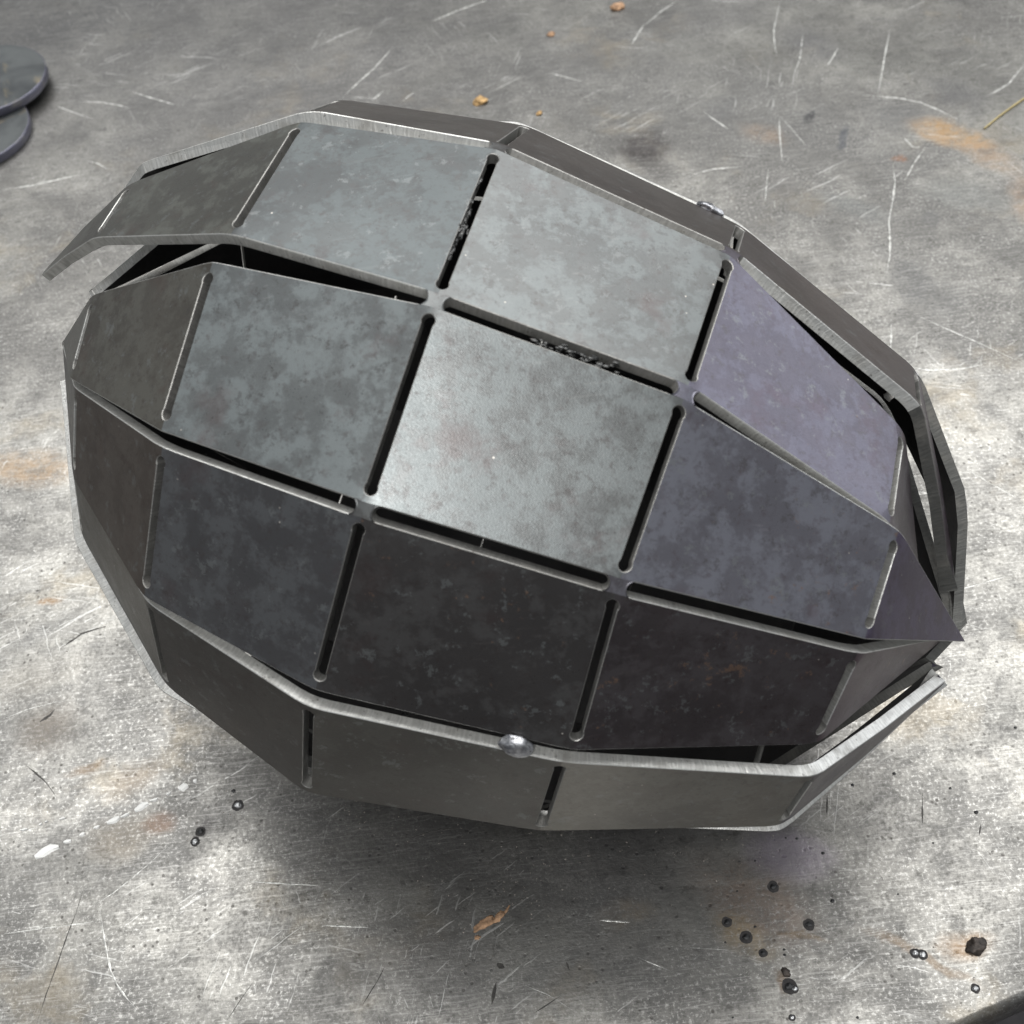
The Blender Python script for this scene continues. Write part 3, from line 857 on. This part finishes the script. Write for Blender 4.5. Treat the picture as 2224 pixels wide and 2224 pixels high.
for i, (pts, wd, kind) in enumerate([
    ([(-0.1927, 0.3742), (-0.1795, 0.3706), (-0.1694, 0.3656), (-0.1628, 0.3613)], 0.00105, 0),
    ([(-0.1644, 0.3775), (-0.1451, 0.3641), (-0.1371, 0.359)], 0.00105, 0),
    ([(-0.2062, 0.3735), (-0.1942, 0.3642), (-0.1827, 0.3556)], 0.00105, 0),
    ([(-0.224, 0.3022), (-0.2059, 0.3037), (-0.1912, 0.3066), (-0.181, 0.3077)], 0.00123, 0),
    ([(-0.1816, 0.319), (-0.1757, 0.3155), (-0.1701, 0.3098)], 0.00099, 0),
    ([(0.002, 0.4118), (0.0161, 0.4198), (0.0348, 0.4275)], 0.00158, 0),
    ([(-0.0494, 0.3475), (-0.0412, 0.3595), (-0.0317, 0.372), (-0.0205, 0.3908)], 0.00125, 0),
    ([(-0.0336, 0.343), (-0.0304, 0.3461), (-0.0266, 0.3504)], 0.00173, 0),
    ([(-0.0185, 0.337), (-0.0146, 0.342), (-0.0108, 0.3455)], 0.00098, 0),
    ([(0.0591, 0.3468), (0.0617, 0.3484), (0.0696, 0.3425), (0.0772, 0.3371)], 0.00098, 0),
    ([(0.1074, 0.3652), (0.1124, 0.3746), (0.1178, 0.3846)], 0.00123, 0),
    ([(0.1175, 0.3828), (0.1283, 0.3945), (0.1395, 0.4041)], 0.00125, 0),
    ([(0.194, 0.3919), (0.1844, 0.364), (0.1817, 0.3506), (0.1803, 0.3382)], 0.00124, 0),
    ([(0.1996, 0.3607), (0.1913, 0.3341), (0.1847, 0.3193)], 0.00097, 0),
    ([(0.2129, 0.34), (0.2087, 0.333), (0.2035, 0.3251)], 0.00142, 0),
    ([(0.2435, 0.3511), (0.2346, 0.3288), (0.2284, 0.3127), (0.2218, 0.2956)], 0.00119, 0),
    ([(0.2141, 0.2964), (0.2313, 0.2904), (0.2399, 0.2851), (0.2471, 0.2769), (0.2537, 0.2674)], 0.00113, 0),
    ([(0.2993, 0.3058), (0.2861, 0.2912), (0.2776, 0.2861), (0.2704, 0.2824)], 0.00134, 0),
    ([(0.1702, 0.2893), (0.1662, 0.2696), (0.163, 0.2502)], 0.00113, 0),
    ([(0.1703, 0.2873), (0.1736, 0.2758), (0.177, 0.2615)], 0.00068, 0),
    ([(0.2133, 0.239), (0.2106, 0.2257), (0.2054, 0.2119), (0.2005, 0.2001), (0.1973, 0.1871), (0.1944, 0.1768), (0.1903, 0.1667)], 0.00128, 0),
    ([(0.1828, 0.1342), (0.181, 0.1272), (0.1785, 0.1196)], 0.00114, 0),
    ([(0.1818, 0.1091), (0.189, 0.106), (0.1945, 0.1051), (0.2036, 0.1041), (0.2123, 0.105)], 0.00092, 0),
    ([(0.1555, 0.2469), (0.1522, 0.2358), (0.1487, 0.2229)], 0.00087, 0),
    ([(0.1144, 0.248), (0.122, 0.2502), (0.1299, 0.2519), (0.1431, 0.2511)], 0.00087, 0),
    ([(0.1937, 0.1386), (0.2051, 0.127), (0.2139, 0.1183), (0.2286, 0.1031)], 0.00057, 0),
    ([(0.1339, 0.2983), (0.1386, 0.2898), (0.1434, 0.2814)], 0.00092, 0),
    ([(0.2319, 0.2492), (0.2231, 0.2382), (0.2154, 0.2265)], 0.00086, 0),
    ([(0.2245, 0.2581), (0.2265, 0.2495), (0.23, 0.2503)], 0.00152, 0),
    ([(0.1889, 0.0522), (0.1965, 0.043), (0.2045, 0.0339)], 0.00051, 0),
    ([(0.1633, -0.002), (0.179, 0.0007), (0.194, 0.0036)], 0.00048, 0),
    ([(-0.1302, -0.0799), (-0.1288, -0.086), (-0.1274, -0.0917), (-0.1245, -0.1011), (-0.1227, -0.1046), (-0.1207, -0.1078), (-0.1153, -0.114)], 0.0009, 0),
    ([(-0.0845, -0.0778), (-0.0739, -0.0797), (-0.068, -0.0808), (-0.0596, -0.0822)], 0.0006, 0),
    ([(-0.1322, -0.0801), (-0.1264, -0.0766), (-0.1209, -0.0726), (-0.1146, -0.0673), (-0.1099, -0.0628)], 0.00045, 0),
    ([(-0.1611, -0.0858), (-0.1495, -0.0854), (-0.1379, -0.0854), (-0.1277, -0.0851)], 0.00045, 0),
    ([(0.0513, -0.115), (0.0654, -0.1176)], 0.00021, 0),
    ([(-0.1598, -0.0513), (-0.1499, -0.0506)], 0.00032, 0),
    ([(-0.0592, -0.0951), (-0.0506, -0.0964), (-0.0447, -0.0974)], 0.00058, 0),
    ([(0.0258, -0.1035), (0.0313, -0.1046), (0.0354, -0.1054)], 0.0007, 0),
    ([(0.0015, -0.1204), (0.008, -0.1238), (0.0148, -0.1292)], 0.00041, 0),
    ([(0.036, -0.1162), (0.0447, -0.1211)], 0.00041, 0),
    ([(-0.1737, -0.008), (-0.1644, -0.0047), (-0.1515, -0.0027)], 0.00034, 0),
    ([(-0.1618, -0.0268), (-0.1543, -0.0337), (-0.1518, -0.0369), (-0.1494, -0.0404)], 0.00057, 1),
    ([(-0.1359, -0.0729), (-0.1376, -0.0817), (-0.1394, -0.0881), (-0.1415, -0.0976), (-0.1437, -0.1063), (-0.1453, -0.1147)], 0.00038, 1),
    ([(-0.0687, -0.1235), (-0.0866, -0.1214)], 0.00014, 1),
    ([(-0.0799, -0.1095), (-0.0841, -0.1152), (-0.0883, -0.1212)], 0.00043, 1),
    ([(0.0145, -0.1151), (0.015, -0.1176)], 0.00083, 1),
    ([(-0.0069, -0.1184), (-0.008, -0.1219), (-0.0088, -0.1248)], 0.00138, 1),
    ([(-0.0059, -0.1145), (-0.0048, -0.1131)], 0.00222, 1),
    ([(-0.0137, -0.0681), (-0.0158, -0.0686), (-0.0218, -0.0683), (-0.027, -0.0691), (-0.0308, -0.0703)], 0.0006, 1),
    ([(-0.0471, -0.1204), (-0.0424, -0.1139), (-0.0402, -0.11)], 0.00041, 1),
    ([(0.1339, -0.0749), (0.1307, -0.0855)], 0.00043, 1),
    ([(0.1485, -0.0877), (0.1468, -0.0913)], 0.00042, 1),
    ([(0.104, -0.0718), (0.1022, -0.0788)], 0.00058, 1),
    ([(-0.1544, -0.006), (-0.156, -0.0086), (-0.1595, -0.0105)], 0.00101, 1),
    ([(-0.1561, 0.0192), (-0.1483, 0.0251), (-0.1399, 0.027)], 0.00087, 1),
    ([(0.0113, -0.1248), (0.0034, -0.1286)], 0.00041, 1),
]):
    ribbon('gouge' if kind else 'scratch', pts, wd * (.8 if kind else .6), M_SCRD if kind else M_SCRB, seed=i, h=.00003, jitter=.6)
for i, (pts, wd) in enumerate([
    ([(-0.1536, -0.061), (-0.1509, -0.0596), (-0.1461, -0.0583)], 0.00264),
    ([(-0.1446, -0.0572), (-0.1422, -0.0569)], 0.0014),
    ([(-0.1395, -0.0553), (-0.138, -0.0548)], 0.00109),
    ([(-0.1308, -0.0523), (-0.1268, -0.0507)], 0.00172),
    ([(-0.1351, -0.0533), (-0.1332, -0.053)], 0.00094),
    ([(-0.1264, -0.0508), (-0.1237, -0.0496)], 0.00094),
    ([(-0.1219, -0.0489), (-0.1177, -0.0466)], 0.00204),
    ([(-0.1171, -0.046), (-0.1145, -0.0455)], 0.00095),
    ([(-0.1116, -0.0445), (-0.1103, -0.0437)], 0.00079),
    ([(-0.1077, -0.0429), (-0.1047, -0.0417)], 0.00206),
    ([(-0.1029, -0.0408), (-0.1017, -0.0404)], 0.00143),
    ([(-0.1598, -0.051), (-0.1575, -0.0509)], 0.00063),
    ([(-0.1538, -0.0499), (-0.1528, -0.0496)], 0.00063),
    ([(-0.1519, -0.0492), (-0.1509, -0.0488)], 0.00047),
    ([(-0.1471, -0.0488), (-0.1452, -0.0486)], 0.00063),
]):
    ribbon('paint_chip', pts, wd * 1.2, M_CHIP, h=.0005, jitter=.2, taper=False, seed=50 + i)

M_BALLD = bead_metal('burnt_spatter_metal', .03, .10, .5, .2)
M_BALLS = bead_metal('bright_spatter_metal', .35, .75, .3)
M_SOOT = plain('soot_ring', (.028, .026, .026), .8, 0, 500, .4)
for i, (x, y, r, kind) in enumerate([
    (0.0804, -0.0997, 0.00126, 0),
    (0.069, -0.114, 0.00137, 0),
    (0.0642, -0.1088, 0.0011, 0),
    (0.0883, -0.1124, 0.00123, 0),
    (0.0729, -0.1192, 0.00095, 0),
    (0.0784, -0.1296, 0.00159, 0),
    (0.0798, -0.1305, 0.00093, 1),
    (0.117, -0.1244, 0.0012, 1),
    (0.119, -0.1251, 0.0012, 1),
    (0.0791, -0.1205, 0.00054, 2),
    (0.0979, -0.091, 0.00071, 2),
    (0.097, -0.1062, 0.00083, 2),
    (0.0723, -0.1112, 0.00055, 2),
    (0.0692, -0.0998, 0.00042, 2),
    (0.0625, -0.1148, 0.00041, 2),
    (0.131, -0.1363, 0.00104, 1),
    (0.0772, -0.1383, 0.00079, 1),
    (-0.0873, -0.0513, 0.00156, 1),
    (-0.0891, -0.0459, 0.00094, 2),
    (-0.1009, -0.0624, 0.00123, 1),
    (-0.0993, -0.0591, 0.00123, 0),
    (0.0877, -0.0847, 0.00043, 2),
    (0.091, -0.0853, 0.00057, 2),
    (0.0766, -0.0909, 0.00043, 2),
    (0.0718, -0.0905, 0.00043, 2),
    (0.1322, -0.0919, 0.00042, 2),
    (0.1483, -0.0837, 0.00085, 2),
    (0.117, -0.1065, 0.00041, 2),
    (0.1429, -0.0747, 0.00057, 2),
    (0.1269, -0.0675, 0.00073, 2),
    (0.1128, -0.0697, 0.00073, 2),
    (0.1701, -0.0565, 0.00059, 2),
    (0.0956, -0.1404, 0.00052, 2),
    (0.0793, -0.1189, 0.00054, 2),
    (0.0604, -0.1364, 0.0004, 2),
]):
    me = lump_mesh('weld_spatter', r * .78, 1, .85, .5, 3, .18, 1.5, i + 3, flat=-.2)
    link('weld_spatter', me, [(M_BALLD, M_BALLS, M_BALLD)[kind]], table, (x, y, r * .1))
    if kind < 2:
        # burnt halo around the ball, a thin crust
        bm = bmesh.new() ; n = 20
        c = bm.verts.new((0, 0, .00006)) ; ring = []
        for q in range(n):
            a = q / n * math.tau
            rr = r * (1.45 if kind == 0 else 1.3) * (1 + .18 * noise.noise(Vector((math.cos(a) * 1.5, math.sin(a) * 1.5, i))))
            ring.append(bm.verts.new((math.cos(a) * rr, math.sin(a) * rr, .00001)))
        for q in range(n): bm.faces.new((c, ring[q], ring[(q + 1) % n]))
        me = bpy.data.meshes.new('soot_ring') ; bm.to_mesh(me) ; bm.free()
        link('soot_ring', me, [M_SOOT], table, (x, y, 0))

# ------------------------------------------------------------------ loose things on the table
M_DISC = None
def disc_mat():
    k = NT('disc_steel')
    P = k.coord()
    n1 = k.noise(P, 35, 5, .6, .5) ; n2 = k.noise(P, 400, 3, .6)
    c = k.mix(k.ramp(n1, .35, .65), (.055, .06, .064), (.10, .108, .11))
    c = k.mix(k.ramp(k.noise(k.mapping(P, loc=(2, 2, 0), rot=(0, 0, .8), scale=(1, 4, 1)), 22, 4, .6), .55, .68, 0, .7), c, (.24, .20, .13))
    k.set(k.b, 'Base Color', c)
    k.set(k.b, 'Metallic', .6) ; k.set(k.b, 'Roughness', k.ramp(n1, .3, .7, .35, .5))
    k.set(k.b, 'Normal', k.bump(n2, .25, .0004))
    return k.m
M_DISC = disc_mat()
M_DEDGE = cut_steel('disc_edge_steel', (.17, .17, .22), .40)
def disc(x, y, z, r, t, rot):
    bm = bmesh.new() ; n = 96
    prof = [(r - .0005, t, 0), (r - .0002, t - .0001, 1), (r, t - .0004, 1), (r, .0004, 1), (r - .0004, 0, 1)]
    rings = []
    for (rr, zz, _) in prof:
        rings.append([bm.verts.new((rr * math.cos(q / n * math.tau), rr * math.sin(q / n * math.tau), zz)) for q in range(n)])
    top = bm.faces.new(rings[0]) ; top.material_index = 0
    for a, b in zip(rings, rings[1:]):
        for q in range(n):
            f = bm.faces.new((a[q], b[q], b[(q + 1) % n], a[(q + 1) % n])) ; f.material_index = 1 ; f.smooth = True
    bm.faces.new(rings[-1][::-1])
    me = bpy.data.meshes.new('steel_disc') ; bm.normal_update() ; bm.to_mesh(me) ; bm.free()
    o = link('steel_disc', me, [M_DISC, M_DEDGE], None, (x, y, z))
    o.rotation_euler = (0, 0, rot)
    return o
tag(disc(-.2478, .3511, .0002, .0330, .0048, .4), 'lower round steel disc lying flat on the table, partly under another disc', 'steel disc')
tag(disc(-.2425, .3907, .0052, .0330, .0048, 2.0), 'upper round steel disc with yellowish streak, resting on top of a second disc', 'steel disc')

M_FLK = plain('orange_rust_flake', (.42, .27, .12), .8, 0, 260, .5)
M_FLB = plain('brown_rust_flake', (.36, .22, .13), .8, 0, 300, .5)
M_SOOTL = plain('black_slag', (.05, .04, .034), .55, .3, 300, .7)
def flake(name, x, y, r, sx, sy, sz, rot, mat, label, cat, seed):
    me = lump_mesh(name, r, sx, sy, sz, 3, .30, 1.7, seed, flat=-.25 * sz, rot=rot)
    o = link(name, me, [mat], None, (x, y, .25 * sz * r))
    return tag(o, label, cat)
flake('rust_flake', *(0.023, 0.3297), 0.00363, 1, .8, .5, .3, M_FLK, 'largest orange rust flake on the table just behind the top edge of the egg', 'rust flake', 1)
flake('rust_flake', *(0.0521, 0.3132), 0.00189, 1, .7, .5, 1, M_FLK, 'small orange rust crumb close behind the egg, right of the biggest flake', 'rust flake', 2)
flake('rust_flake', *(0.1055, 0.4029), 0.00384, 1, .75, .5, .1, M_FLB, 'brown rust flake at the top edge of the picture, farthest from the egg', 'rust flake', 3)
flake('rust_flake', *(0.0662, 0.3842), 0.00202, 1, .9, .6, 0, M_FLB, 'small brown rust crumb left of the farthest flake', 'rust flake', 4)
flake('rust_flake', *(-0.0091, -0.1005), 0.00326, 1, .42, .18, .42, M_FLB, 'flat tan leaf-shaped rust flake on the table in front of the egg', 'rust flake', 5)
flake('rust_flake', *(-0.0045, -0.099), 0.00213, 1, .55, .3, .8, M_FLB, 'narrow reddish rust splinter touching the leaf-shaped flake', 'rust flake', 6)
flake('rust_flake', *(-0.002, -0.0973), 0.00184, 1, .22, .25, .9, M_FLB, 'thin pale splinter at the upper tip of the leaf-shaped flake', 'rust flake', 7)
flake('rust_flake', *(-0.0115, -0.1045), 0.00085, 1, .8, .5, 0, M_FLB, 'tiny brown rust crumb just below the leaf-shaped flake', 'rust flake', 8)
flake('slag_lump', *(0.135, -0.1246), 0.00252, 1.1, .95, .55, .4, M_SOOTL, 'black crusty slag lump near the table corner at lower right', 'slag lump', 9)
flake('slag_lump', *(0.0782, -0.1255), 0.00147, 1.1, .75, .4, 2.2, M_SOOTL, 'small dark slag crumb trailing behind the largest spatter ball', 'slag lump', 10)
# loose straw-coloured bristle, top right
def bristle():
    p = [Vector((*q, .0006)) for q in [(0.263, 0.2576), (0.2731, 0.2658), (0.2822, 0.2725), (0.2942, 0.2807)]]
    bm = bmesh.new() ; rings = []
    for i, q in enumerate(p):
        t = (p[min(i + 1, len(p) - 1)] - p[max(i - 1, 0)]).normalized()
        a = Vector((-t.y, t.x, 0)) ; b = t.cross(a)
        rings.append([bm.verts.new(q - p[0] + (a * math.cos(k * math.tau / 6) + b * math.sin(k * math.tau / 6)) * .00045) for k in range(6)])
    for r0, r1 in zip(rings, rings[1:]):
        for k in range(6): bm.faces.new((r0[k], r0[(k + 1) % 6], r1[(k + 1) % 6], r1[k]))
    bm.faces.new(rings[0][::-1]) ; bm.faces.new(rings[-1])
    bmesh.ops.recalc_face_normals(bm, faces=bm.faces)
    me = bpy.data.meshes.new('brush_bristle') ; bm.to_mesh(me) ; bm.free()
    tag(link('brush_bristle', me, [plain('straw_bristle', (.42, .34, .16), .6, 0, 300, .2)], None, p[0]),
        'straight straw-coloured bristle lying on the table at the right edge', 'bristle')
bristle()

# fine grit scattered over the bench: uncountable
def grit():
    rnd = random.Random(5)
    verts, faces = [], []
    spots = [(0.0091, -0.0871, 0.0087), (-0.0016, -0.0933, 0.0072), (0.0201, -0.0809, 0.0102), (-0.0455, -0.0592, 0.0061), (-0.0205, -0.0727, 0.0134), (0.0424, -0.0882, 0.0129), (-0.0168, -0.1058, 0.007), (0.0787, -0.0882, 0.0085), (-0.0896, -0.0577, 0.0092), (0.0588, -0.078, 0.0116)]
    for _ in range(900):
        if rnd.random() < .55:
            cx, cy, r = rnd.choice(spots)
            x = rnd.gauss(cx, r) ; y = rnd.gauss(cy, r)
        else:
            x = rnd.uniform(-.28, .34) ; y = rnd.uniform(-.14, .5)
        s_ = rnd.choice((.00012, .00016, .0002, .0003))
        o = len(verts)
        for d in ((1, 0, 0), (-.5, .87, 0), (-.5, -.87, 0), (0, 0, 1.1)):
            verts.append((x + d[0] * s_ * rnd.uniform(.6, 1.4), y + d[1] * s_ * rnd.uniform(.6, 1.4), d[2] * s_ + .00001))
        faces += [(o, o + 1, o + 3), (o + 1, o + 2, o + 3), (o + 2, o, o + 3), (o, o + 2, o + 1)]
    me = bpy.data.meshes.new('metal_grit') ; me.from_pydata(verts, [], faces)
    g = link('metal_grit', me, [plain('grit_metal', (.42, .38, .34), .45, .5, 800, .5)])
    tag(g, 'fine metal grit and dust scattered over the table, thickest in front of the egg', 'grit')
    g['kind'] = 'stuff'
grit()
